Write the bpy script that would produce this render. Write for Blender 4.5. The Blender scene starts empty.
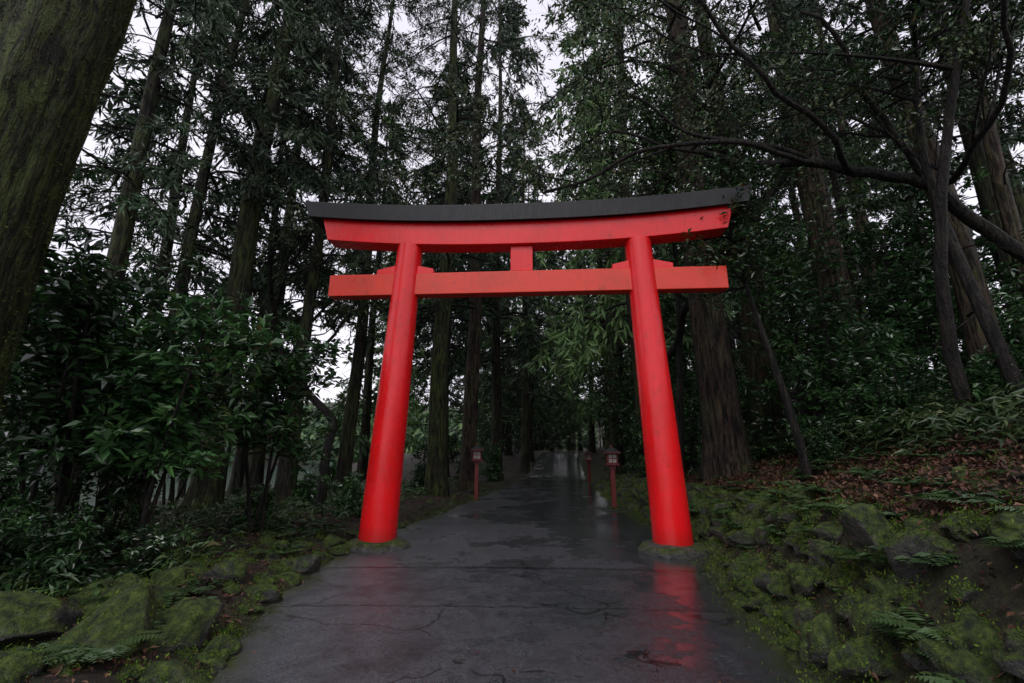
import bpy, math
import numpy as np
from mathutils import Vector
sc=bpy.context.scene
R0=np.random.default_rng(7)
UP=np.array([0,0,1.0])

# ---------------------------------------------------------------- helpers
class MB:
    def __init__(s): s.v=[];s.f=[];s.m=[];s.r=[];s.s=[];s.n=0
    def add(s,V,F,mat=0,r=None,smooth=True):
        V=np.asarray(V,float).reshape(-1,3);F=np.asarray(F,int)
        s.v.append(V);s.f.append(F+s.n);s.n+=len(V)
        s.m.append(np.full(len(F),mat));s.s.append(np.full(len(F),smooth))
        if r is None: r=np.full(len(F),.5)
        elif np.isscalar(r): r=np.full(len(F),r)
        s.r.append(r)
    def mesh(s,name,mats):
        V=np.concatenate(s.v);F=np.concatenate(s.f)
        me=bpy.data.meshes.new(name)
        me.vertices.add(len(V));me.vertices.foreach_set('co',V.ravel())
        me.loops.add(F.size);me.loops.foreach_set('vertex_index',F.ravel().astype(np.int32))
        me.polygons.add(len(F));me.polygons.foreach_set('loop_start',(np.arange(len(F))*4).astype(np.int32))
        for m in mats: me.materials.append(m)
        me.polygons.foreach_set('material_index',np.concatenate(s.m).astype(np.int32))
        me.update(calc_edges=True)
        me.polygons.foreach_set('use_smooth',np.concatenate(s.s).astype(bool))
        a=me.attributes.new('rnd','FLOAT','FACE');a.data.foreach_set('value',np.concatenate(s.r).astype(np.float32))
        return me
def obj(name,me,loc=(0,0,0),rot=(0,0,0),scale=(1,1,1),parent=None):
    o=bpy.data.objects.new(name,me);o.location=loc;o.rotation_euler=rot;o.scale=scale
    sc.collection.objects.link(o)
    if parent: o.parent=parent
    return o
def nrm(a): return a/np.maximum(np.linalg.norm(a,axis=-1,keepdims=True),1e-9)
def tube(mb,P,R,k,mat=0,flute=None):
    P=np.asarray(P,float);R=np.asarray(R,float)
    T=nrm(np.gradient(P,axis=0))
    ref=np.array([1.0,0,0]) if abs(T[0,0])<.8 else np.array([0,1.0,0])
    A=nrm(np.cross(T,ref));B=np.cross(T,A)
    th=np.arange(k)*2*math.pi/k
    RR=R[:,None]*np.ones((1,k))
    if flute is not None: RR=RR*flute
    V=P[:,None,:]+RR[...,None]*(np.cos(th)[None,:,None]*A[:,None,:]+np.sin(th)[None,:,None]*B[:,None,:])
    n=len(P);i=np.arange(n-1)[:,None]*k;j=np.arange(k)[None,:];j2=(j+1)%k
    F=np.stack([i+j,i+j2,i+k+j2,i+k+j],-1).reshape(-1,4)
    mb.add(V,F,mat)
def leaves(mb,rs,P,D,L,W,mat,up=0.0,fold=.15,droop=0.,r=None):
    D=nrm(D);n=len(P)
    ref=rs.normal(size=(n,3))+UP*up*3
    S=nrm(np.cross(D,ref));N=np.cross(S,D)
    L=np.broadcast_to(L,(n,))[:,None];W=np.broadcast_to(W,(n,))[:,None]
    mid=P+D*L*.45+N*fold*W
    V=np.stack([P,mid+S*W*.5,P+D*L-UP*L*droop,mid-S*W*.5],1).reshape(-1,3)
    F=np.arange(n*4).reshape(-1,4)
    mb.add(V,F,mat,rs.random(n) if r is None else r,smooth=False)

# ---------------------------------------------------------------- materials
def newmat(name):
    m=bpy.data.materials.new(name);m.use_nodes=True
    nt=m.node_tree;return m,nt,nt.nodes['Principled BSDF'],nt.nodes['Material Output']
def N(nt,t,**kw):
    n=nt.nodes.new(t)
    for k,v in kw.items():
        if k.startswith('i_'):
            kk=k[2:];n.inputs[int(kk) if kk.isdigit() else kk.replace('_',' ')].default_value=v
        else: setattr(n,k,v)
    return n
def ramp(nt,fac,stops):
    r=nt.nodes.new('ShaderNodeValToRGB');e=r.color_ramp.elements
    while len(e)<len(stops): e.new(.5)
    for i,(p,c) in enumerate(stops):
        e[i].position=p;e[i].color=(c if len(c)==4 else (*c,1)) if not np.isscalar(c) else (c,c,c,1)
    nt.links.new(fac,r.inputs[0]);return r.outputs[0]
def noise(nt,vec,scale,detail=6,rough=.6,sc3=None):
    if sc3 is not None:
        mp=nt.nodes.new('ShaderNodeMapping');mp.inputs['Scale'].default_value=sc3
        nt.links.new(vec,mp.inputs[0]);vec=mp.outputs[0]
    n=N(nt,'ShaderNodeTexNoise',i_Scale=scale,i_Detail=detail,i_Roughness=rough)
    nt.links.new(vec,n.inputs['Vector']);return n.outputs[0]
def mix(nt,fac,a,b,mode='MIX'):
    m=nt.nodes.new('ShaderNodeMix');m.data_type='RGBA';m.blend_type=mode
    for s,i in ((fac,0),(a,6),(b,7)):
        if isinstance(s,bpy.types.NodeSocket): nt.links.new(s,m.inputs[i])
        elif i==0: m.inputs[0].default_value=s
        else: m.inputs[i].default_value=(*s,1)
    return m.outputs[2]
def mth(nt,op,a,b=0.,c=None,clamp=False):
    m=nt.nodes.new('ShaderNodeMath');m.operation=op;m.use_clamp=clamp
    for s,i in ((a,0),(b,1),(c,2)):
        if s is None: continue
        if isinstance(s,bpy.types.NodeSocket): nt.links.new(s,m.inputs[i])
        else: m.inputs[i].default_value=s
    return m.outputs[0]
def bump(nt,bs,h,st,dist):
    b=N(nt,'ShaderNodeBump',i_Strength=st,i_Distance=dist);nt.links.new(h,b.inputs['Height']);nt.links.new(b.outputs[0],bs.inputs['Normal'])
def coord(nt): return nt.nodes.new('ShaderNodeTexCoord').outputs['Object']
def upz(nt):
    g=nt.nodes.new('ShaderNodeNewGeometry');s=nt.nodes.new('ShaderNodeSeparateXYZ')
    nt.links.new(g.outputs['Normal'],s.inputs[0]);return s.outputs[2]

def leafmat(name,stops,rough=.5,trans=0.,spec=.4):
    m,nt,b,o=newmat(name)
    a=nt.nodes.new('ShaderNodeAttribute');a.attribute_name='rnd'
    oi=nt.nodes.new('ShaderNodeObjectInfo')
    c=ramp(nt,a.outputs['Fac'],stops)
    v=mth(nt,'MULTIPLY_ADD',oi.outputs['Random'],.7,.65)
    c=mix(nt,1.0,c,v,'MULTIPLY')
    nt.links.new(c,b.inputs['Base Color']);b.inputs['Roughness'].default_value=rough
    b.inputs['Specular IOR Level'].default_value=spec
    return m
M_cedar=leafmat('cedar_foliage',[(0,(.012,.032,.015)),(.5,(.032,.072,.028)),(.85,(.058,.112,.036)),(1,(.095,.15,.045))])
M_cedarL=leafmat('cedar_foliage_light',[(0,(.045,.092,.032)),(.5,(.10,.19,.06)),(1,(.16,.26,.085))])
M_broad=leafmat('evergreen_leaf',[(0,(.014,.040,.014)),(.5,(.038,.10,.030)),(.9,(.075,.165,.045)),(1,(.14,.21,.06))],rough=.24,spec=.7)
M_sasa=leafmat('bamboo_grass_leaf',[(0,(.018,.040,.013)),(.6,(.045,.086,.027)),(.9,(.09,.13,.043)),(1,(.17,.14,.07))],rough=.4)
M_litter=leafmat('fallen_leaf',[(0,(.03,.012,.008)),(.5,(.075,.028,.016)),(.85,(.12,.05,.027)),(1,(.20,.11,.06))],rough=.6)
M_mossleaf=leafmat('moss_tuft',[(0,(.022,.042,.007)),(.6,(.055,.10,.013)),(1,(.12,.18,.028))],rough=.85,spec=.1)
M_mossdark=leafmat('bark_moss',[(0,(.015,.024,.006)),(.6,(.036,.055,.012)),(1,(.07,.09,.02))],rough=.85,spec=.1)

def barkmat(name,c1,c2,moss=.3,mosscol=(.045,.066,.014)):
    m,nt,b,o=newmat(name);v=coord(nt)
    oi=nt.nodes.new('ShaderNodeObjectInfo')
    nw=N(nt,'ShaderNodeTexNoise',i_Scale=1.5,i_Detail=1.);nt.links.new(v,nw.inputs[0])
    va=nt.nodes.new('ShaderNodeVectorMath');va.operation='MULTIPLY_ADD';va.inputs[1].default_value=(.14,.14,.14)
    nt.links.new(nw.outputs[1],va.inputs[0]);nt.links.new(v,va.inputs[2]);vv=va.outputs[0]
    n1=noise(nt,vv,17,4,.65,(1,1,.10));n2=noise(nt,v,1.3,4,.65);n3=noise(nt,v,70,2,.7,(1,1,.3))
    h=mth(nt,'MULTIPLY_ADD',n3,.3,n1)
    c=ramp(nt,n1,[(.42,tuple(x*.12 for x in c1)),(.49,c1),(.62,c2)])
    c=mix(nt,1.,c,ramp(nt,n3,[(.35,.45),(.65,1.35)]),'MULTIPLY')
    c=mix(nt,1.,c,ramp(nt,n2,[(.35,.55),(.65,1.25)]),'MULTIPLY')
    c=mix(nt,1.,c,mth(nt,'MULTIPLY_ADD',oi.outputs['Random'],.6,.65),'MULTIPLY')
    ml=mth(nt,'ADD',n2,mth(nt,'MULTIPLY',n3,.35))
    ml=mth(nt,'MULTIPLY_ADD',oi.outputs['Random'],.08,ml)
    mf=mth(nt,'MULTIPLY',ramp(nt,ml,[(.78-moss*.3,.0),(.92-moss*.25,1.)]),min(.85,moss*1.5+.1))
    mc=mix(nt,ramp(nt,n1,[(.42,0.),(.6,1.)]),tuple(x*.2 for x in mosscol),tuple(x*1.5 for x in mosscol))
    c=mix(nt,mf,c,mc)
    nt.links.new(c,b.inputs['Base Color']);b.inputs['Roughness'].default_value=.75;b.inputs['Specular IOR Level'].default_value=.3
    bump(nt,b,h,1.0,.14);return m
M_bark=barkmat('cedar_bark',(.040,.032,.025),(.085,.067,.052),.5)
M_barkR=barkmat('cedar_bark_red',(.064,.042,.030),(.13,.088,.063),.32)
M_barkM=barkmat('mossy_bark',(.042,.036,.02),(.08,.07,.035),.75)
M_twig=barkmat('twig_bark',(.022,.018,.014),(.045,.038,.03),.1)

def rockmat(name='mossy_stone',th=.64,mul=1.):
    m,nt,b,o=newmat(name);v=coord(nt)
    n1=noise(nt,v,3,6,.65);n2=noise(nt,v,14,6,.7);n3=noise(nt,v,90,2,.6)
    st=ramp(nt,n2,[(.3,tuple(mul*q for q in (.016,.016,.015))),(.55,tuple(mul*q for q in (.058,.057,.052))),(.75,tuple(mul*q for q in (.15,.145,.135)))])
    ms=ramp(nt,n2,[(.36,(.010,.018,.004)),(.5,(.046,.078,.010)),(.66,(.125,.18,.026))])
    f=mth(nt,'MULTIPLY_ADD',upz(nt),.30,mth(nt,'MULTIPLY',n1,1.4))
    f=ramp(nt,f,[(th,0.),(th+.18,1.)])
    nt.links.new(mix(nt,f,st,ms),b.inputs['Base Color'])
    nt.links.new(ramp(nt,f,[(0,.38),(1,.95)]),b.inputs['Roughness'])
    bump(nt,b,mth(nt,'MULTIPLY_ADD',n3,mth(nt,'MULTIPLY_ADD',f,.5,.1),n2),1.,.08);return m
M_rock=rockmat();M_pad=rockmat('foundation_stone_surface',.84,1.3)

def groundmat():
    m,nt,b,o=newmat('forest_floor');v=coord(nt)
    n1=noise(nt,v,.9,5,.6);n2=noise(nt,v,12,6,.75);n3=noise(nt,v,50,2,.7)
    br=ramp(nt,n2,[(.3,(.006,.004,.003)),(.5,(.022,.012,.008)),(.72,(.06,.032,.02))])
    ms=ramp(nt,n2,[(.3,(.010,.017,.004)),(.5,(.036,.062,.010)),(.75,(.09,.135,.02))])
    mf=ramp(nt,n1,[(.5,0.),(.62,.7)])
    a=nt.nodes.new('ShaderNodeAttribute');a.attribute_name='edge'
    mf=mth(nt,'MAXIMUM',mf,mth(nt,'MULTIPLY',a.outputs['Fac'],ramp(nt,n2,[(.35,.3),(.55,1.)])))
    nt.links.new(mix(nt,mf,br,ms),b.inputs['Base Color']);b.inputs['Roughness'].default_value=.85
    bump(nt,b,mth(nt,'MULTIPLY_ADD',n3,.4,n2),1.,.08);return m
M_ground=groundmat()

def asphalt():
    m,nt,b,o=newmat('wet_asphalt');v=coord(nt)
    s=nt.nodes.new('ShaderNodeSeparateXYZ');nt.links.new(v,s.inputs[0])
    big=noise(nt,v,.55,4,.6);med=noise(nt,v,3.2,8,.72);fine=noise(nt,v,110,3,.8);gr=noise(nt,v,38,3,.7)
    c=ramp(nt,med,[(.32,(.030,.032,.038)),(.68,(.084,.088,.100))])
    c=mix(nt,1.,c,ramp(nt,fine,[(.36,.30),(.64,1.9)]),'MULTIPLY')
    c=mix(nt,1.,c,ramp(nt,gr,[(.36,.70),(.64,1.3)]),'MULTIPLY')
    c=mix(nt,1.,c,ramp(nt,big,[(.38,.65),(.62,1.3)]),'MULTIPLY')
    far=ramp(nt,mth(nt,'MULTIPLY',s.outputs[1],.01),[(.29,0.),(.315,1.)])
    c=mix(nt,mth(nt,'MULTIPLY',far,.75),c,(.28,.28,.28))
    yy=mth(nt,'MULTIPLY_ADD',mth(nt,'SUBTRACT',med,.5),.22,s.outputs[1])
    yy=mth(nt,'MULTIPLY_ADD',s.outputs[0],.04,yy)
    seam=None
    for y0,w in ((5.1,.014),(6.75,.04),(10.9,.05),(15.3,.06),(21,.07)):
        d=mth(nt,'ABSOLUTE',mth(nt,'SUBTRACT',yy,y0));q=mth(nt,'LESS_THAN',d,w)
        seam=q if seam is None else mth(nt,'MAXIMUM',seam,q)
    pa=mth(nt,'MULTIPLY',mth(nt,'GREATER_THAN',yy,6.75),mth(nt,'LESS_THAN',yy,10.9))
    c=mix(nt,mth(nt,'MULTIPLY',pa,.28),c,(.085,.088,.098))
    vo=N(nt,'ShaderNodeTexVoronoi',feature='DISTANCE_TO_EDGE',i_Scale=.75)
    vm=nt.nodes.new('ShaderNodeVectorMath');vm.operation='ADD';nz=N(nt,'ShaderNodeTexNoise',i_Scale=2.5,i_Detail=5.)
    nt.links.new(v,nz.inputs[0]);sc_=nt.nodes.new('ShaderNodeVectorMath');sc_.operation='SCALE';sc_.inputs[3].default_value=.5
    nt.links.new(nz.outputs[1],sc_.inputs[0]);nt.links.new(v,vm.inputs[0]);nt.links.new(sc_.outputs[0],vm.inputs[1]);nt.links.new(vm.outputs[0],vo.inputs['Vector'])
    cr=mth(nt,'MULTIPLY',mth(nt,'LESS_THAN',vo.outputs['Distance'],.0085),mth(nt,'GREATER_THAN',big,.47))
    seam=mth(nt,'MAXIMUM',seam,cr)
    c=mix(nt,mth(nt,'MULTIPLY',seam,.8),c,(.007,.007,.008))
    a=nt.nodes.new('ShaderNodeAttribute');a.attribute_name='edge'
    ed=mth(nt,'MULTIPLY',a.outputs['Fac'],ramp(nt,med,[(.35,.0),(.6,1.)]))
    c=mix(nt,ed,c,(.04,.055,.012))
    wet=mth(nt,'MULTIPLY_ADD',med,.38,mth(nt,'MULTIPLY',big,.62))
    wet=mth(nt,'ADD',wet,mth(nt,'MULTIPLY',mth(nt,'SUBTRACT',s.outputs[0],.8),.035))
    w=ramp(nt,wet,[(.455,0.),(.515,1.)])
    c=mix(nt,mth(nt,'MULTIPLY',w,.5),c,(.010,.010,.012))
    nt.links.new(c,b.inputs['Base Color'])
    nt.links.new(ramp(nt,w,[(0,.38),(1,.06)]),b.inputs['Roughness'])
    b.inputs['Specular IOR Level'].default_value=.65
    hh=mth(nt,'SUBTRACT',mth(nt,'MULTIPLY_ADD',med,.4,mth(nt,'MULTIPLY',mth(nt,'ADD',gr,fine),mth(nt,'MULTIPLY_ADD',w,-.50,.6))),mth(nt,'MULTIPLY',seam,.8))
    bump(nt,b,hh,.7,.012);return m
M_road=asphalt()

def paint(name,c,dark,rough,ni=.4):
    m,nt,b,o=newmat(name);v=coord(nt)
    n1=noise(nt,v,1.6,5,.65);n2=noise(nt,v,22,5,.7,(1,1,.2));n3=noise(nt,v,160,2);n4=noise(nt,v,5,6,.75)
    cc=mix(nt,ramp(nt,n1,[(.42,0.),(.7,ni)]),c,dark)
    cc=mix(nt,ramp(nt,n2,[(.54,0.),(.72,ni*1.1)]),cc,dark)
    s=nt.nodes.new('ShaderNodeSeparateXYZ');nt.links.new(v,s.inputs[0])
    if name.startswith('ver'):
        dirt=mth(nt,'MULTIPLY',ramp(nt,mth(nt,'MULTIPLY_ADD',n1,.5,s.outputs[2]),[(.25,1.),(.62,0.)]),.65)
        cc=mix(nt,dirt,cc,(.10,.02,.012))
        cc=mix(nt,ramp(nt,n4,[(.58,0.),(.70,.6)]),cc,(.20,.018,.010))
    nt.links.new(cc,b.inputs['Base Color'])
    nt.links.new(ramp(nt,n2,[(.3,max(.1,rough-.08)),(.7,rough+.15)]),b.inputs['Roughness'])
    bump(nt,b,mth(nt,'MULTIPLY_ADD',n3,.3,n2),.35,.008);return m
M_red=paint('vermilion_paint',(.80,.010,.014),(.42,.012,.008),.20)
M_redO=paint('vermilion_paint_faded',(.72,.036,.012),(.36,.035,.012),.30)
M_black=paint('black_roof_beam',(.006,.007,.009),(.020,.023,.026),.5)
M_lred=paint('lantern_wood',(.13,.008,.008),(.05,.007,.006),.45)
M_paper=paint('lantern_paper',(.30,.28,.26),(.16,.14,.12),.7)
def watermat():
    m,nt,b,o=newmat('lake_water');v=coord(nt)
    b.inputs['Base Color'].default_value=(.02,.035,.035,1);b.inputs['Roughness'].default_value=.12
    bump(nt,b,noise(nt,v,1.5,3,.6),.4,.05);return m
M_water=watermat()

# ---------------------------------------------------------------- terrain
YS=[-12,3.5,5.4,8.2,13.5,16.5,20,29,44,52,60,70,90,400]
LE=[-2.3,-2.05,-2.5,-2.75,-1.75,-1.4,-.85,.5,2.3,3.6,8,18,44,440]
RE=[1.6,1.9,2.25,2.95,3.1,3.3,3.65,4.5,6.2,8.,13,24,52,450]
_yy=np.linspace(-12,400,4121)
def _sm(A):
    a=np.interp(_yy,YS,A);k=np.hanning(31);k/=k.sum();return np.convolve(np.pad(a,15,'edge'),k,'valid')
_L=_sm(LE);_Rr=_sm(RE)
def Lf(y): return np.interp(y,_yy,_L)
def Rf(y): return np.interp(y,_yy,_Rr)
def base(y):
    t=np.clip(y-27,0,None);return 1.95*ss(t/28)
def ss(t): t=np.clip(t,0,1);return t*t*(3-2*t)
def wob(x,y): return .5*np.sin(1.1*x+.7*y+1)+.3*np.sin(2.3*x-1.9*y)+.25*np.sin(4.1*y+3.3*x+2)+.15*np.sin(7.7*x-5*y)
def H(x,y):
    x=np.asarray(x,float);y=np.asarray(y,float)
    z=base(y)-.03
    dr=x-Rf(y)-.15;dl=Lf(y)-x-.05
    wall=np.interp(y,[0,6,13,25,60],[.85,.85,.6,.45,.3])
    zr=wall*ss(dr/1.1)+.30*np.clip(dr-.8,0,22)+.05*np.clip(dr-22,0,200)+.09*wob(x,y)*ss(dr/1.5)
    zl=.16*ss(dl/.6)+.10*wob(x,y)*ss(dl/1.5)-.03*np.clip(dl-4,0,25)*(y<60)
    z=z+np.where(dr>0,zr,0)+np.where(dl>0,zl,0)+np.where((dr>0)|(dl>0),.03,0)
    k=ss((-x-13)/7)*ss((y-4)/10)
    z=z*(1-k)-1.6*k
    return z+(x<40)*.22*np.clip(np.hypot(x,y)-130,0,150)
def axis(a,b,step,far,lo=None):
    c=np.arange(a,b+1e-6,step);o=[];s=step;x=b
    while x<far: s*=1.22;x+=s;o.append(x)
    q=[];s=step;x=a
    while x>(-far if lo is None else lo): s*=1.22;x-=s;q.append(x)
    return np.array(q[::-1]+list(c)+o)
gx=axis(-9,11,.14,400);gy=axis(0,28,.2,420,-60)
X,Y=np.meshgrid(gx,gy);Z=H(X,Y)
ny,nx=X.shape
i=np.arange(ny-1)[:,None]*nx;j=np.arange(nx-1)[None,:]
F=np.stack([i+j,i+j+1,i+nx+j+1,i+nx+j],-1).reshape(-1,4)
mb=MB();mb.add(np.stack([X,Y,Z],-1),F,0)
me=mb.mesh('ground',[M_ground])
e=np.exp(-np.clip(X-Rf(Y),0,99)/.9)*(X>Rf(Y)-.3)+.6*np.exp(-np.clip(Lf(Y)-X,0,99)/.3)*(X<Lf(Y)+.3)
a=me.attributes.new('edge','FLOAT','POINT');a.data.foreach_set('value',e.ravel().astype(np.float32))
obj('ground',me)
mb=MB();mb.add([(-230,6,-.75),(-13,6,-.75),(-13,200,-.75),(-230,200,-.75)],[(0,1,2,3)],0);obj('lake',mb.mesh('lake',[M_water]))
ry=np.concatenate([np.arange(-10,40,.2),np.arange(40,90,.5)]);t=np.linspace(0,1,25)
wv=.06*np.sin(ry*2.1)+.05*np.sin(ry*5.3+1)+.03*np.sin(ry*13)
Lr=Lf(ry)-.05+wv;Rr_=Rf(ry)+.08+.5*wv[::-1]
X=Lr[:,None]*(1-t)+Rr_[:,None]*t;Y=np.repeat(ry[:,None],25,1);Z=base(Y)+.025*(1-(2*t-1)**2)[None,:]-.005
ny,nx=X.shape;i=np.arange(ny-1)[:,None]*nx;j=np.arange(nx-1)[None,:]
F=np.stack([i+j,i+j+1,i+nx+j+1,i+nx+j],-1).reshape(-1,4)
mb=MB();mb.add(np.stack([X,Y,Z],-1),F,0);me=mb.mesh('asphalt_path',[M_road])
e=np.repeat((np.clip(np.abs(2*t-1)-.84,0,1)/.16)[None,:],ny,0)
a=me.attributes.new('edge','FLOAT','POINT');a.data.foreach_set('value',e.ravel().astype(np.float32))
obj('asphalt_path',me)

# ---------------------------------------------------------------- rocks
def cubesphere(n):
    V=[];F=[];l=np.linspace(-1,1,n+1)
    for ax in range(3):
        for sg in (-1,1):
            A,B=np.meshgrid(l,l);c=np.full_like(A,sg);p=[None]*3
            p[ax]=c;p[(ax+1)%3]=A if sg>0 else -A;p[(ax+2)%3]=B
            o=sum(len(q) for q in V);V.append(np.stack(p,-1).reshape(-1,3))
            i=np.arange(n)[:,None]*(n+1);j=np.arange(n)[None,:]
            F.append(np.stack([i+j,i+j+1,i+n+2+j,i+n+1+j],-1).reshape(-1,4)+o)
    V=np.concatenate(V);F=np.concatenate(F)
    key={};idx=np.zeros(len(V),int);U=[]
    for k,p in enumerate(np.round(V,5)):
        q=tuple(p+0.0)
        if q not in key: key[q]=len(U);U.append(V[k])
        idx[k]=key[q]
    return nrm(np.array(U)),idx[F]
CS,CF=cubesphere(10)
SURF=[]
def rock(mb,rs,c,s,mat=0,bump_=.24):
    V=CS.copy();d=np.ones(len(V))
    for f,a in ((1.3,1.),(2.7,.6),(5.5,.35),(10,.2)):
        k=rs.normal(size=(3,3))*f;ph=rs.random(3)*6
        d+=bump_*a*np.sin(V@k.T+ph).sum(1)/1.6
    V=V*np.clip(d,.35,1.7)[:,None]
    for _ in range(8):
        n=nrm(rs.normal(size=3));h=rs.uniform(.5,.85);p=V@n
        V-=np.clip(p-h,0,None)[:,None]*n*.9
    ang=rs.random()*6.28;ca,sa=math.cos(ang),math.sin(ang)
    V=V*np.asarray(s);tl=rs.normal()*.35;V=V@np.array([[1,0,0],[0,math.cos(tl),math.sin(tl)],[0,-math.sin(tl),math.cos(tl)]])
    V=V@np.array([[ca,sa,0],[-sa,ca,0],[0,0,1]])
    V=V+np.asarray(c);mb.add(V,CF,mat)
    sel=rs.choice(len(V),60);SURF.append(V[sel][CS[sel][:,2]>.1])
rs=np.random.default_rng(3)
mb=MB()
y=1.5
while y<26:
    for lev in range(6):
        f=(lev+.5)/6
        if rs.random()<.08: continue
        x=Rf(y)+.22+f*1.0+rs.normal()*.08;s=rs.choice([.09,.13,.17,.22],p=[.3,.4,.22,.08])*rs.uniform(.85,1.15)
        yj=y+rs.uniform(-.2,.2)
        rock(mb,rs,(x,yj,H(x,yj)+rs.normal()*.03),(s*rs.uniform(.8,1.2),s*rs.uniform(.9,1.6),s*rs.uniform(.6,1.)))
    y+=rs.uniform(.18,.29)*(1 if y<12 else 1.8)
for _ in range(90):
    yj=rs.uniform(2,12);x=Rf(yj)+rs.uniform(.8,3.0);s=rs.uniform(.05,.16)
    rock(mb,rs,(x,yj,H(x,yj)-.02),(s,s*1.2,s*.7))
obj('mossy_stone_wall',mb.mesh('mossy_stone_wall',[M_rock]))
mb=MB()
for _ in range(75):
    yj=3.0+rs.random()**1.3*5;x=Lf(yj)-rs.uniform(.0,1)**1.3*2.0-.08;s=rs.uniform(.05,.18)
    rock(mb,rs,(x,yj,H(x,yj)+.0),(s*1.15,s*1.2,s*rs.uniform(.5,.85)))
for (x,yj,s) in ((-3.9,4.0,.38),(-3.0,3.7,.32),(-2.6,3.95,.25),(-3.3,4.5,.3),(-2.8,6.6,.25),(-3.6,3.3,.34),(-4.6,4.3,.34),(-3.1,5.5,.22),(-2.75,7.7,.16),(-2.95,8.1,.2)):
    rock(mb,rs,(x,yj,H(x,yj)+.04),(s*1.2,s,s*.7))
for _ in range(50):
    yj=rs.uniform(8,22);x=Lf(yj)-rs.uniform(.05,.6);s=rs.uniform(.05,.13)
    rock(mb,rs,(x,yj,H(x,yj)+.01),(s,s*1.2,s*.7))
obj('mossy_boulders',mb.mesh('mossy_boulders',[M_rock]))
SP=np.concatenate(SURF);SP=SP[SP[:,1]<11]

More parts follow.
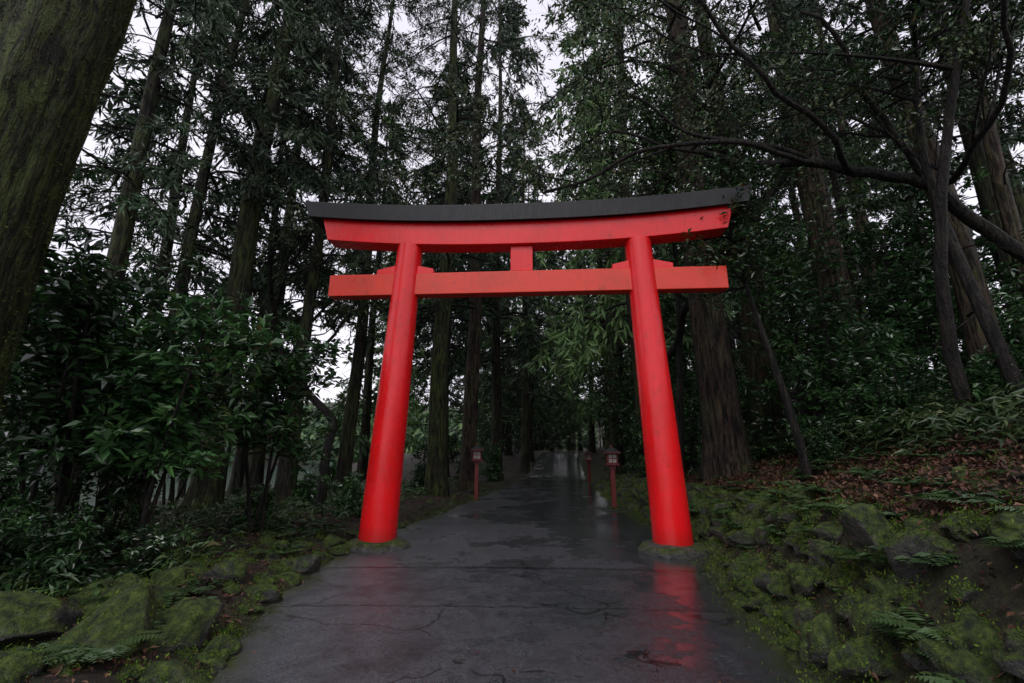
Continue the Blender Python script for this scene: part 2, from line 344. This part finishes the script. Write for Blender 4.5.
# ---------------------------------------------------------------- trees
def cedar(seed,Ht,r0,hc,Lmax,nb,nt_,nl,mats,lean=(0,0),dead=22,LL=(.14,.30),k=20,WR=(.13,.24),fuzz=0,ivy=0):
    rs=np.random.default_rng(seed);mb=MB()
    z=np.concatenate([np.linspace(-.6,2,9),np.linspace(2.6,Ht,26 if k<40 else 110)])
    ph=rs.random(4)*6
    cx=lambda z:lean[0]*z/Ht+.10*np.sin(z*.35+ph[0])*np.clip(z/5,0,1)
    cy=lambda z:lean[1]*z/Ht+.10*np.sin(z*.31+ph[1])*np.clip(z/5,0,1)
    R=r0*(np.clip(1-np.clip(z,0,None)/Ht,0.02,1)**.75)+r0*.35*np.exp(-np.clip(z,0,None)/.5)
    th=np.arange(k)*2*math.pi/k
    fl=1+.05*np.sin(3*th+ph[2])+.05*np.sin(7*th+ph[3])+.02*rs.normal(size=k)
    FL=1+(fl-1)[None,:]*(1+1.6*np.exp(-np.clip(z,0,None)/.8))[:,None]+.012*rs.normal(size=(len(z),k))
    tube(mb,np.stack([cx(z),cy(z),z],1),R,k,0,FL)
    rad=lambda q:np.interp(q,z,R)
    def shell(n,z0,z1,L0,L1,mat,wr,out,az0=None,pw=1.):
        zz=z0+(z1-z0)*rs.random(n)**pw;az=rs.random(n)*6.283 if az0 is None else az0+rs.normal(size=n)*.9
        O=np.stack([np.cos(az),np.sin(az),0*az],1);P=np.stack([cx(zz),cy(zz),zz],1)+O*(rad(zz)*rs.uniform(.97,1.03,n)+out*rs.random(n)**2)[:,None]
        L=rs.uniform(L0,L1,n);leaves(mb,rs,P,O*.5+rs.normal(size=(n,3))*.7+UP*.1,L,L*wr,mat)
    mats=list(mats)
    if fuzz: shell(fuzz,.3,10,.015,.045,3,.4,.02);mats.append(M_mossdark)
    if ivy:
        if not fuzz: mats.append(M_broad)
        shell(ivy,4.5,11.5,.07,.14,len(mats)-1,.5,.55,az0=-1.9)
    s=np.linspace(0,1,7)
    LP=[];LD=[];Lr=[]
    for b in range(nb):
        t=(b+rs.random())/nb;zb=hc+(Ht-hc)*t*.98
        L=(Lmax*(1-t)**.65*rs.uniform(.55,1.15)+.35)*(1 if t>.1 else .8)
        az=rs.random()*6.283
        o=np.array([math.cos(az),math.sin(az),0]);sd=np.array([-o[1],o[0],0])
        u=rs.uniform(.05,.4);dr=rs.uniform(.35,.75)
        P=np.array([cx(zb),cy(zb),zb])+o*(rad(zb)*.6+L*s)[:,None]+UP*(L*(u*s-dr*s**2))[:,None]+sd*(L*.12*np.sin(s*3+rs.random()*6))[:,None]
        tube(mb,P,(.012+.011*L)*(1-.85*s),4,1)
        bt=rs.random()*.6
        for q in range(nt_):
            tt=.22+.78*(q+rs.random())/nt_
            B=np.array([np.interp(tt,s,P[:,c]) for c in range(3)])
            sg=1 if rs.random()<.5 else -1
            d=nrm(o*rs.uniform(.3,.9)+sd*sg*rs.uniform(.2,1.)-UP*rs.uniform(.05,.7))
            lt=(.30*L*(1.15-tt)+.30)*rs.uniform(.6,1.2)
            uu=np.linspace(0,1,2)
            tube(mb,B+d*(lt*uu)[:,None]-UP*(.2*lt*uu**2)[:,None],.008*(1.2-uu),3,1)
            u2=rs.random(nl)
            p=B+d*(lt*u2)[:,None]-UP*(.25*lt*u2**2)[:,None]+rs.normal(size=(nl,3))*.045
            LP.append(p);LD.append(d*.55+rs.normal(size=(nl,3))*.5-UP*.35)
            Lr.append(np.clip(bt+rs.random()*.25+rs.normal(size=nl)*.08,0,1))
    P=np.concatenate(LP);n=len(P);L=rs.uniform(*LL,size=n)
    leaves(mb,rs,P,np.concatenate(LD),L,L*rs.uniform(*WR,size=n),2,r=np.concatenate(Lr))
    for b in range(dead):
        zb=rs.uniform(1.8,hc+(Ht-hc)*.35);az=rs.random()*6.283;L=rs.uniform(.5,2.4)
        o=np.array([math.cos(az),math.sin(az),0]);sd=np.array([-o[1],o[0],0])
        P=np.array([cx(zb),cy(zb),zb])+o*(rad(zb)*.6+L*s)[:,None]+UP*(L*(rs.uniform(-.1,.3)*s-rs.uniform(.1,.6)*s**2))[:,None]+sd*(L*.1*np.sin(s*5+rs.random()*6))[:,None]
        tube(mb,P,.018*(1-.8*s)*(.5+L*.4),4,1)
        for q in range(5):
            kx=rs.integers(2,7);d=nrm(o*.5+rs.normal(size=3)*.6-UP*.2);l=rs.uniform(.2,.7)
            tube(mb,P[kx]+d*(l*np.linspace(0,1,3))[:,None],.006*np.array([1,.8,.4]),3,1)
    return mb.mesh('cedar_tree',mats)
CM=[M_bark,M_twig,M_cedar];CMR=[M_barkR,M_twig,M_cedar];CMM=[M_barkM,M_twig,M_cedar];CML=[M_bark,M_twig,M_cedarL]
main=[ # x,y,H,r,hc,Lmax,lean,mats,dead
 (-5.75,4.2,24,.64,9,3.2,(1.6,.3),CMM,4),
 (-9.4,10,24,.24,7,2.8,(0,0),CM,26),
 (-8.6,11,25,.17,6,2.6,(.6,0),CM,26),
 (-7.4,11.6,27,.34,8,3.4,(.5,0),CMM,22),
 (-6.9,14.5,26,.22,7,2.8,(.2,0),CM,18),
 (-6.0,12.8,25,.20,7,2.9,(-.2,.4),CM,20),
 (-5.7,16,25,.25,7,3.2,(.4,0),CM,18),
 (-2.55,16.2,30,.34,7,4.4,(.1,0),CMM,18),
 (-1.75,19.2,36,.32,7,5.8,(.2,0),CMR,16),
 (5.05,11,29,.44,8.5,4.6,(-.3,0),CMR,14),
 (7.4,13.2,28,.42,9,4.0,(-.6,0),CMR,14),
 (8.3,11,27,.40,8,3.6,(-.4,.2),CMR,16),
 (9.0,8.4,25,.25,7.5,3.2,(-.6,.2),CMR,20),
 (14,11.8,26,.32,7,3.6,(-.3,0),CM,20),
 (11.2,9.2,24,.16,8,2.6,(.3,0),CMR,16),
]
for k,(x,y,Ht,r,hc,Lm,ln,mt,dd) in enumerate(main):
    me=cedar(100+k,Ht,r,hc,Lm,84 if k==8 else 58,11,22,mt,ln,dd,k=64 if k==0 else 20,fuzz=26000 if k==0 else 0,ivy={9:1500,10:900,11:600}.get(k,0))
    obj('cedar_tree',me,(x,y,float(H(x,y))))
var=[cedar(200+k,[26,29,24,27,22,29,28][k],[.28,.32,.24,.28,.22,.3,.3][k],[6,8,4,3,2.5,5,4][k],[3.4,3.8,3.2,3.4,2.8,5.2,5.0][k],[56,56,56,60,60,76,76][k],8,17,[CM,CMR,CM,CML,CML,CM,CML][k],(0,0),6,(.28,.56),WR=(.17,.32)) for k in range(7)]
pts=[(q[0],q[1]) for q in main]
def place(n,fx,fy,md,clear):
    out=[];tr=0
    while len(out)<n and tr<n*40:
        tr+=1;x=fx();y=fy()
        if Lf(y)-clear<x<Rf(y)+clear: continue
        if x<-14 and y>12: continue
        if x<-7 and rs.random()<.45: continue
        if any((x-a)**2+(y-b)**2<md*md for a,b in pts): continue
        pts.append((x,y));out.append((x,y))
    return out
rs=np.random.default_rng(21)
near=[(5.2,18.2,6,1.3),(5.5,24.5,6,1.25),(6.3,30,5,1.1),(1.0,34.5,5,1.1),(-.9,26.5,5,1.25),(8.2,37,6,1),(1.6,41,6,1),(-3.6,24,0,1),(7.4,43,6,1),
      (3.0,59,3,1),(5.2,61.5,5,1.1),(7.6,62,3,1),(1,57,4,1),(9.6,66,5,1),(4.2,66,6,1.1),(-9.5,17.5,0,1),(-11.5,20,2,1),(-12.5,15,2,1)]
for (x,y,v_,sz) in near:
    pts.append((x,y));s=rs.uniform(.95,1.05)
    obj('cedar_tree',var[v_],(x,y,float(H(x,y))-.1),(0,0,rs.random()*6.28),(s,s,s*sz))
for (x,y) in place(36,lambda:rs.uniform(-18,32),lambda:16+36*rs.random()**.8,2.9,1.6):
    s=rs.uniform(.75,1.1)
    obj('cedar_tree',var[rs.integers(0,6)],(x,y,float(H(x,y))-.1),(0,0,rs.random()*6.28),(s,s,s*rs.uniform(.9,1.1)))
for (x,y) in place(14,lambda:rs.uniform(-13,55),lambda:rs.uniform(56,88),4.2,2):
    s=rs.uniform(.85,1.15)
    obj('cedar_tree',var[rs.integers(2,7)],(x,y,float(H(x,y))-.1),(0,0,rs.random()*6.28),(s*1.2,s*1.2,s*rs.uniform(.8,1.0)))
# wooded far shore (one mass)
mb=MB();n=16000;dd=rs.uniform(128,215,n)
ang=rs.uniform(math.radians(80),math.radians(185),n);x=np.cos(ang)*dd;y=np.sin(ang)*dd
tp=rs.random(n)
P=np.stack([x,y,H(x,y)+tp*9],1)
leaves(mb,rs,P,nrm(rs.normal(size=(n,3))+UP*.4),rs.uniform(1.8,4,n)*(1.2-tp*.6),rs.uniform(1.2,2.4,n)*(1.2-tp*.6),0)
obj('distant_forest',mb.mesh('distant_forest',[M_cedar]))

# broadleaf evergreens
def broad(seed,Ht,R,ns,nb,nw,LL=.14,low=.15,mat=M_broad,nleaf=9,WR=.36,spread=.6,wobl=1.,rt=1.):
    rs=np.random.default_rng(seed);mb=MB();s=np.linspace(0,1,9);C=[];O=[];Rn=[]
    for k in range(ns):
        az=rs.random()*6.283;rr=R*rs.uniform(.1,spread);hh=Ht*rs.uniform(.7,1.)
        o=np.array([math.cos(az),math.sin(az),0])
        P=o*(.1+rr*s**1.4)[:,None]+UP*(hh*s-.15)[:,None]+np.stack([np.sin(s*4+rs.random()*6),np.cos(s*3.5+rs.random()*6),s*0],1)*.018*Ht*wobl
        tube(mb,P,(.006*Ht*rt+.010)*(1-.8*s),8,0)
        for b in range(nb):
            t=low+(1-low)*(b+rs.random())/nb
            B=np.array([np.interp(t,s,P[:,c]) for c in range(3)])
            az=rs.random()*6.283;d=nrm(np.array([math.cos(az),math.sin(az),rs.uniform(-.1,.7)]))
            L=R*rs.uniform(.25,.75)*(1.15-.6*t)
            Q=B+d*(L*s)[:,None]-UP*(.15*L*s**2)[:,None]
            tube(mb,Q,(.003*Ht+.003)*(1-.8*s),4,0)
            bt=rs.random()*.5
            for w in range(nw):
                tt=.25+.75*(w+rs.random())/nw
                c=np.array([np.interp(tt,s,Q[:,c]) for c in range(3)])+rs.normal(size=3)*.10*R*.5
                C.append(c);O.append(nrm(d+rs.normal(size=3)*.5+UP*.5));Rn.append(bt+rs.random()*.3)
    C=np.array(C);O=np.array(O);Rn=np.array(Rn)
    P=np.repeat(C,nleaf,0);Oo=np.repeat(O,nleaf,0);n=len(P)
    D=nrm(rs.normal(size=(n,3))*[1,1,.45]+Oo*.35);P=P+D*.03+Oo*rs.uniform(-.05,.05,size=(n,1))
    L=LL*rs.uniform(.6,1.25,size=n)
    leaves(mb,rs,P,D,L,L*WR*rs.uniform(.8,1.2,size=n),1,up=.7,fold=.12,droop=.18,r=np.clip(np.repeat(Rn,nleaf)+rs.normal(size=n)*.1,0,1))
    return mb.mesh('evergreen_shrub',[M_twig,mat])
bv=[broad(300,4.8,2.0,4,14,7,.17,.3),broad(301,5.6,2.2,4,15,7,.16,.35),broad(302,2.2,1.3,6,8,6,.15,.1),broad(303,1.3,.9,7,7,6,.13,.05),broad(304,3.4,1.7,5,11,6,.16,.12),
    broad(305,4.2,1.8,3,16,9,.19,.36,WR=.40),broad(306,4.6,2.0,3,16,9,.18,.40,WR=.40)]
def put(nm,me,x,y,s=1,dz=0,rz=None):
    obj(nm,me,(x,y,float(H(x,y))+dz),(0,0,rs.random()*6.28 if rz is None else rz),(s,s,s))
for v_,x,y,s in [(5,-4.6,6.1,1.),(6,-5.7,5.9,1.05),(6,-4.3,8.0,.95),(5,-6.6,6.8,1.15),(1,-7.4,8.4,1.),(1,-8.8,8.4,1.),(1,-10.8,11.5,1.1),(0,-9.6,13.5,1.1),
    (1,-12.5,18,1.1)]:
    put('evergreen_tree',bv[v_],x,y,s)
for v_,x,y,s in [(2,-5.2,6.2,.7),(3,-5.9,5.6,.9),(3,-7.2,6.6,1.1),(2,-8.2,7.4,.8),(3,-4.6,8.8,.7),(3,-3.9,11.2,.8),(3,-3.2,17.5,.9),(2,-3.6,20,1.),(3,-2.2,22.5,.9),(2,-1.3,26,1.),(3,-4.6,5.0,.7),(3,-5.4,4.6,.8),(3,-4.0,5.6,.5),(3,-5.6,13,.8),(3,-7,18,1)]:
    put('evergreen_shrub',bv[v_],x,y,s)
for v_,x,y,s in [(2,6.2,9.6,1.1),(2,7.0,8.9,1.1),(4,8.0,9.8,.9),(4,9.7,9.4,1.),(2,5.6,12.6,.9),(2,4.8,15.,1.),(4,5.8,15.5,1.),(4,6.5,12.,.8),(2,5.3,18,1.),(2,5.6,21.5,1.),(2,6.2,26,1.2),(4,10.5,11,1.1),(4,12,9,1.1),(2,9.4,7.4,.9),(2,10.5,6.6,1.),(4,11.5,7.6,1.),(3,8.0,7.3,.9),(4,6.6,17.5,1.1),(2,7.6,6.4,.8),(2,6.3,7.6,.7),(2,8.8,6.0,.9),(3,6.9,6.7,.9),(3,5.6,8.6,.7),(3,8.2,5.4,.9)]:
    put('evergreen_shrub',bv[v_],x,y,s)
for v_,x,y,s in [(1,6.9,10.2,1.2),(0,9.6,11.6,1.3),(1,11.4,10.6,1.2),(1,6.6,16.5,1.4),(0,12.8,13,1.5)]:
    put('evergreen_tree',bv[v_],x,y,s)
cnt=0
while cnt<42:
    y=14+44*rs.random();x=rs.uniform(-13,30)
    if Lf(y)-1.6<x<Rf(y)+1.6: continue
    if x<0 and y<26: continue
    if x<-5: continue
    cnt+=1;put('evergreen_shrub',bv[[0,1,4,4,2][rs.integers(0,5)]],x,y,rs.uniform(.9,1.6))
for x,y in ((2.6,56),(4.2,58),(6,60),(8,62.5),(1,54),(10.5,65),(5,64)): put('evergreen_shrub',bv[4],x,y,1.5)
# trees arching over the gate's right side
put('evergreen_tree',broad(322,7.8,3.4,1,42,15,.12,.60,spread=.15,rt=1.4),4.75,7.75,1.,0,.4)
put('evergreen_tree',broad(341,11.5,5.4,2,30,15,.12,.58,spread=.3,wobl=2.,rt=1.3),6.9,6.6,1.,0,2.4)
put('evergreen_tree',broad(343,14.5,6.0,2,30,14,.14,.58,spread=.3,wobl=1.6,rt=1.3),5.2,13.2,1.,0,.2)
# crooked, sparsely leaved trees whose limbs cross the canopy gaps
def crooked(seed,Ht,r0,lean,bias):
    rs=np.random.default_rng(seed);mb=MB();LPt=[];LDt=[];bias=np.array(bias,float)
    def grow(p,d,L,r,dep):
        n=max(4,int(L/.35));P=[p];q=p.copy();dd=d.copy()
        for i in range(n):
            dd=nrm(dd+rs.normal(size=3)*.17+bias*.05*(dep>0)+UP*.03);q=q+dd*L/n;P.append(q)
        P=np.array(P);R=np.linspace(r,r*.45,len(P));tube(mb,P,R,8 if dep<2 else 4,0)
        if dep>=4:
            for _ in range(8): LPt.append(P[rs.integers(1,len(P))]);LDt.append(dd)
            return
        for c in range([6,4,4,3][dep]):
            k=rs.integers(len(P)//(2 if dep==0 else 4),len(P));o=nrm(dd+rs.normal(size=3)*.75+bias*.5)
            grow(P[k],o,L*rs.uniform(.4,.62),R[k]*.6,dep+1)
    grow(np.array([0,0,-.3]),nrm(np.array([lean[0],lean[1],1.])),Ht,r0,0)
    P=np.repeat(np.array(LPt),5,0);D=np.repeat(np.array(LDt),5,0);n=len(P)
    P=P+rs.normal(size=(n,3))*.07;L=rs.uniform(.05,.12,n)
    leaves(mb,rs,P,D*.4+rs.normal(size=(n,3)),L,L*.45,1,up=.4)
    return mb.mesh('crooked_maple_tree',[M_twig,M_sasa])
put('crooked_maple_tree',crooked(5,9.5,.15,(-.10,.0),(-.8,.1,.25)),10.0,7.6,1.,0,0.)
put('crooked_maple_tree',crooked(8,12,.15,(-.06,.0),(-.7,-.1,.3)),5.6,15.4,1.,0,0.)
put('crooked_maple_tree',crooked(11,10,.13,(.08,.0),(.7,.1,.3)),-4.6,11.4,1.,0,0.)

# ---------------------------------------------------------------- ground cover
rs=np.random.default_rng(55)
def blades(n,fx,fy,mat,name,LL,wr,nl,h=.0,up=.7):
    mb=MB();x=fx(n);y=fy(n);z=H(x,y)
    P=np.repeat(np.stack([x,y,z],1),nl,0);m=len(P)
    st=rs.uniform(0,h,size=m)
    D=nrm(rs.normal(size=(m,3))*[1,1,.3]+UP*up)
    P=P+UP*st[:,None]+rs.normal(size=(m,3))*[.05,.05,0]
    L=rs.uniform(*LL,size=m)
    leaves(mb,rs,P,D,L,L*wr,0,up=.3,fold=.1,droop=.35,r=np.clip(np.repeat(rs.random(n)*.6,nl)+rs.random(m)*.4,0,1))
    obj(name,mb.mesh(name,[mat]))
YY=lambda a,b,p=1.:(lambda n:a+(b-a)*rs.random(n)**p)
def band_r(lo,hi,yr):
    ys={}
    def fy(n): return ys['y']
    def fx(n): ys['y']=yr(n);return Rf(ys['y'])+lo+(hi-lo)*rs.random(n)
    return fx,fy
def band_l(lo,hi,yr):
    ys={}
    def fx(n): ys['y']=yr(n);return Lf(ys['y'])-lo-(hi-lo)*rs.random(n)
    def fy(n): return ys['y']
    return fx,fy
a,b=band_r(3.1,9,YY(4.0,16));blades(1900,a,b,M_sasa,'bamboo_grass',(.15,.38),.12,14,.6,.25)
def ferns(name,n,fx,fy):
    mb=MB();x=fx(n);y=fy(n);z=H(x,y)+.03;P=[];D=[];L=[];r=[]
    for i in range(n):
        nf=rs.integers(6,11);c=np.array([x[i],y[i],z[i]]);sz=rs.uniform(.15,.36);rr=rs.random()*.5
        for f in range(nf):
            az=rs.random()*6.28;o=np.array([math.cos(az),math.sin(az),0]);sd=np.array([-o[1],o[0],0])
            s=np.linspace(.12,1,13);e=rs.uniform(.4,.9)
            Q=c+o*(sz*s)[:,None]+UP*(sz*(e*s-.75*e*s*s))[:,None]
            for sg in (-1,1):
                P.append(Q);D.append(sd*sg+o*.45+0*Q);L.append(sz*.32*np.sin(s*2.7+.25)+.01);r.append(np.full(13,rr+rs.random()*.3))
    P=np.concatenate(P);leaves(mb,rs,P,np.concatenate(D),np.concatenate(L),np.concatenate(L)*.3+.006,0,up=2,fold=.05,droop=.15,r=np.clip(np.concatenate(r),0,1))
    obj(name,mb.mesh(name,[M_sasa]))
a,b=band_r(.5,4.2,YY(2.2,14));ferns('fern_plants',230,a,b)
a,b=band_l(.5,4,YY(3.2,10));ferns('fern_plants',80,a,b)
a,b=band_l(1.2,8,YY(4.2,24));blades(1100,a,b,M_sasa,'undergrowth_plants',(.1,.28),.16,12,.25,.5)
def flat(n,fx,fy,mat,name,LL,wr,zt=.02,tilt=.35):
    mb=MB();x=fx(n);y=fy(n);z=H(x,y)+rs.uniform(.005,zt,size=n)
    D=nrm(rs.normal(size=(n,3))*[1,1,tilt]);L=rs.uniform(*LL,size=n)
    leaves(mb,rs,np.stack([x,y,z],1),D,L,L*wr,0,up=1.2,fold=.25,r=None)
    obj(name,mb.mesh(name,[mat]))
a,b=band_r(1.3,5.5,YY(2.0,14,1.2));flat(28000,a,b,M_litter,'fallen_leaves',(.04,.10),.42,.12,.6)
a,b=band_r(.3,1.5,YY(2.0,14,1.2));flat(3000,a,b,M_litter,'fallen_leaves',(.03,.07),.42,.12,.6)
a,b=band_l(.1,6,YY(2.6,18,1.3));flat(14000,a,b,M_litter,'fallen_leaves',(.035,.08),.42,.05)
a,b=band_r(-.14,.35,YY(2,22,.9));flat(18000,a,b,M_mossleaf,'moss_strip',(.012,.035),.5,.02,1.2)
a,b=band_l(-.06,.3,YY(2.5,20));flat(6000,a,b,M_mossleaf,'moss_strip',(.012,.03),.5,.02,1.2)
mb=MB();q=np.repeat(SP,7,0);n=len(q);q=q+rs.normal(size=(n,3))*.025
leaves(mb,rs,q,nrm(rs.normal(size=(n,3))+UP*.9),rs.uniform(.012,.036,n),rs.uniform(.005,.013,n),0)
obj('moss_tufts',mb.mesh('moss_tufts',[M_mossleaf]))
n=300;mb=MB();y=rs.uniform(2.5,25,n);tt=rs.beta(.35,.35,n);x=Lf(y)+(Rf(y)-Lf(y))*tt
leaves(mb,rs,np.stack([x,y,base(y)+.03],1),nrm(rs.normal(size=(n,3))*[1,1,.1]),rs.uniform(.02,.06,n),.02,0,up=3,fold=.1)
obj('fallen_leaves',mb.mesh('fallen_leaves',[M_litter]))

# ---------------------------------------------------------------- torii
tor=bpy.data.objects.new('torii_gate',None);tor.location=(.16,8.06,0);tor.rotation_euler=(0,math.radians(.3),math.radians(-4.3));sc.collection.objects.link(tor)
def poly(name,V,F,mat,bev=.012,smooth=False):
    me=bpy.data.meshes.new(name);me.from_pydata([tuple(v) for v in V],[],[tuple(f) for f in F]);me.materials.append(mat);me.update()
    if smooth:
        for p in me.polygons: p.use_smooth=True
    o=obj(name,me,parent=tor)
    if bev:
        m=o.modifiers.new('b','BEVEL');m.width=bev;m.segments=2;m.limit_method='ANGLE';m.angle_limit=math.radians(40)
    return o
def beam(name,sec,hl0,hl1,z0,z1,rise,mat,bev=.012,n=41,pw=2.3):
    V=[];F=[];k=len(sec)
    for i in range(n):
        t=-1+2*i/(n-1)
        for (yy,zz) in sec:
            hl=hl0+(hl1-hl0)*(zz-z0)/(z1-z0);x=t*hl
            V.append((x,yy,zz+rise*abs(t)**pw))
    for i in range(n-1):
        for j in range(k):
            F.append((i*k+j,(i+1)*k+j,(i+1)*k+(j+1)%k,i*k+(j+1)%k))
    F.append(tuple(range(k)));F.append(tuple((n-1)*k+j for j in range(k-1,-1,-1)))
    return poly(name,V,F,mat,bev)
def box(name,x0,x1,y0,y1,z0,z1,mat,bev=.012,par=None):
    V=[(x,y,z) for z in (z0,z1) for y in (y0,y1) for x in (x0,x1)]
    F=[(0,2,3,1),(4,5,7,6),(0,1,5,4),(2,6,7,3),(0,4,6,2),(1,3,7,5)]
    return poly(name,V,F,mat,bev)
for sg,nm in ((-1,'left_post'),(1,'right_post')):
    mb=MB();z=np.linspace(-.1,5.44,24);q=np.clip(z/5.44,0,1)
    P=np.stack([sg*(2.44-.25*q),0*z,z],1)
    tube(mb,P,.315-.075*q,56,0)
    obj(nm,mb.mesh(nm,[M_red]),parent=tor)
beam('shimaki_beam',[(-.19,5.38),(.19,5.38),(.19,5.85),(-.19,5.85)],3.80,3.94,5.38,5.85,.20,M_red)
beam('kasagi_beam',[(-.30,5.82),(-.19,5.855),(.19,5.855),(.30,5.82),(.33,6.14),(.0,6.33),(-.33,6.14)],4.18,4.32,5.82,6.33,.22,M_black,.008)
box('nuki_beam',-3.70,3.72,-.12,.12,4.43,4.86,M_redO)
box('central_strut',-.21,.21,-.10,.10,4.863,5.378,M_red)
for sg in (-1,1):
    for s2 in (-1,1):
        xc=sg*2.235
        xa=xc+s2*.20;xb=xc+s2*.55
        V=[];h0,h1=.17,.09
        for x,h in ((xa,h0),(xb,h1)):
            V+=[(x,-.10,4.862),(x,.10,4.862),(x,.10,4.862+h),(x,-.10,4.862+h)]
        F=[(0,1,2,3),(7,6,5,4),(0,4,5,1),(1,5,6,2),(2,6,7,3),(3,7,4,0)]
        poly('wedge',V,F,M_red,.008)
rs=np.random.default_rng(9)
for sg in (-1,1):
    c=Vector((.16+sg*2.44*math.cos(math.radians(4.3)),8.06-sg*2.44*math.sin(math.radians(4.3)),0))
    mb=MB();V=CS.copy();V[:,2]=np.sign(V[:,2])*np.abs(V[:,2])**.6
    V*=1+.03*np.sin(V@rs.normal(size=(3,3))*4).sum(1)[:,None]
    mb.add(V*[.56,.53,.14]+[c.x,c.y,.02],CF,0)
    obj('foundation_stone',mb.mesh('foundation_stone',[M_pad]))

# ---------------------------------------------------------------- lanterns
def lantern(x,y,h,rz):
    e=bpy.data.objects.new('wooden_lantern_post',None);e.location=(x,y,float(H(x,y)));e.rotation_euler=(0,0,rz);sc.collection.objects.link(e)
    def bx(n,hx,hy,z0,z1,m,cx=0,cy=0,top=1.):
        V=[(cx+sx*hx*k,cy+sy*hy*k,z) for z,k in ((z0,1),(z1,top)) for sy in (-1,1) for sx in (-1,1)]
        me=bpy.data.meshes.new(n);me.from_pydata(V,[],[(0,2,3,1),(4,5,7,6),(0,1,5,4),(2,6,7,3),(0,4,6,2),(1,3,7,5)]);me.materials.append(m)
        o=obj(n,me,parent=e);b=o.modifiers.new('b','BEVEL');b.width=.005;return o
    hb=h-.55
    bx('footing',.13,.13,-.15,.08,M_rock)
    bx('post',.065,.065,.08,hb,M_lred);bx('post_brace',.1,.1,hb-.09,hb-.03,M_lred)
    bx('tray',.19,.19,hb,hb+.05,M_lred)
    bx('panels',.125,.125,hb+.05,hb+.34,M_paper)
    for sx in (-1,1):
        for sy in (-1,1): bx('corner_post',.018,.018,hb+.05,hb+.34,M_lred,sx*.13,sy*.13)
    for z in (hb+.055,hb+.19,hb+.31):
        for sg in (-1,1):
            bx('lattice',.115,.008,z,z+.022,M_lred,0,sg*.134);bx('lattice',.008,.115,z,z+.022,M_lred,sg*.134,0)
    for sg in (-1,1):
        bx('lattice',.009,.007,hb+.06,hb+.335,M_lred,0,sg*.130);bx('lattice',.007,.009,hb+.06,hb+.335,M_lred,sg*.130,0)
    bx('roof_eave',.24,.24,hb+.34,hb+.375,M_lred);bx('roof',.235,.235,hb+.375,hb+.52,M_black,0,0,.18);bx('finial',.03,.03,hb+.52,hb+.58,M_lred)
lantern(-1.22,16.3,1.9,.1);lantern(2.95,13.9,1.8,-.05);lantern(4.15,25.5,1.8,.1)

# ---------------------------------------------------------------- sky & light
w=bpy.data.worlds.new('World');sc.world=w;w.use_nodes=True;nt=w.node_tree
bg=nt.nodes['Background'];sky=nt.nodes.new('ShaderNodeTexSky');sky.sky_type='NISHITA';sky.sun_disc=False
sky.sun_elevation=math.radians(48);sky.sun_rotation=math.radians(195);sky.dust_density=3;sky.air_density=1.5
hs=nt.nodes.new('ShaderNodeHueSaturation');hs.inputs['Saturation'].default_value=.25
nt.links.new(sky.outputs[0],hs.inputs['Color'])
tc=nt.nodes.new('ShaderNodeTexCoord');cn=noise(nt,tc.outputs['Generated'],3,3,.6)
cl=ramp(nt,cn,[(.3,(.76,.74,.83)),(.7,(1.,.98,1.04))])
cm=mix(nt,1.,cl,(8.6,8.5,8.9),'MULTIPLY')
nt.links.new(mix(nt,.75,hs.outputs[0],cm),bg.inputs[0]);bg.inputs[1].default_value=.15
try: w.cycles.sampling_method='NONE'
except Exception as ex: print(ex)
sl=bpy.data.lights.new('sun','SUN');sl.energy=.85;sl.angle=math.radians(25);sl.color=(1,.97,.93)
so=bpy.data.objects.new('sun',sl);sc.collection.objects.link(so)
az=math.radians(195);el=math.radians(48)
d=Vector((math.sin(az)*math.cos(el),math.cos(az)*math.cos(el),math.sin(el)))
so.rotation_euler=d.to_track_quat('Z','Y').to_euler()
sc.view_settings.view_transform='Standard';sc.view_settings.look='None';sc.view_settings.exposure=0

cam=bpy.data.cameras.new('camera');co=bpy.data.objects.new('camera',cam);sc.collection.objects.link(co);sc.camera=co
cam.lens=16;cam.sensor_width=36;cam.clip_end=1500;cam.clip_start=.05
co.location=(0,0,1.5);co.rotation_euler=(math.radians(90+14.07),0,0)
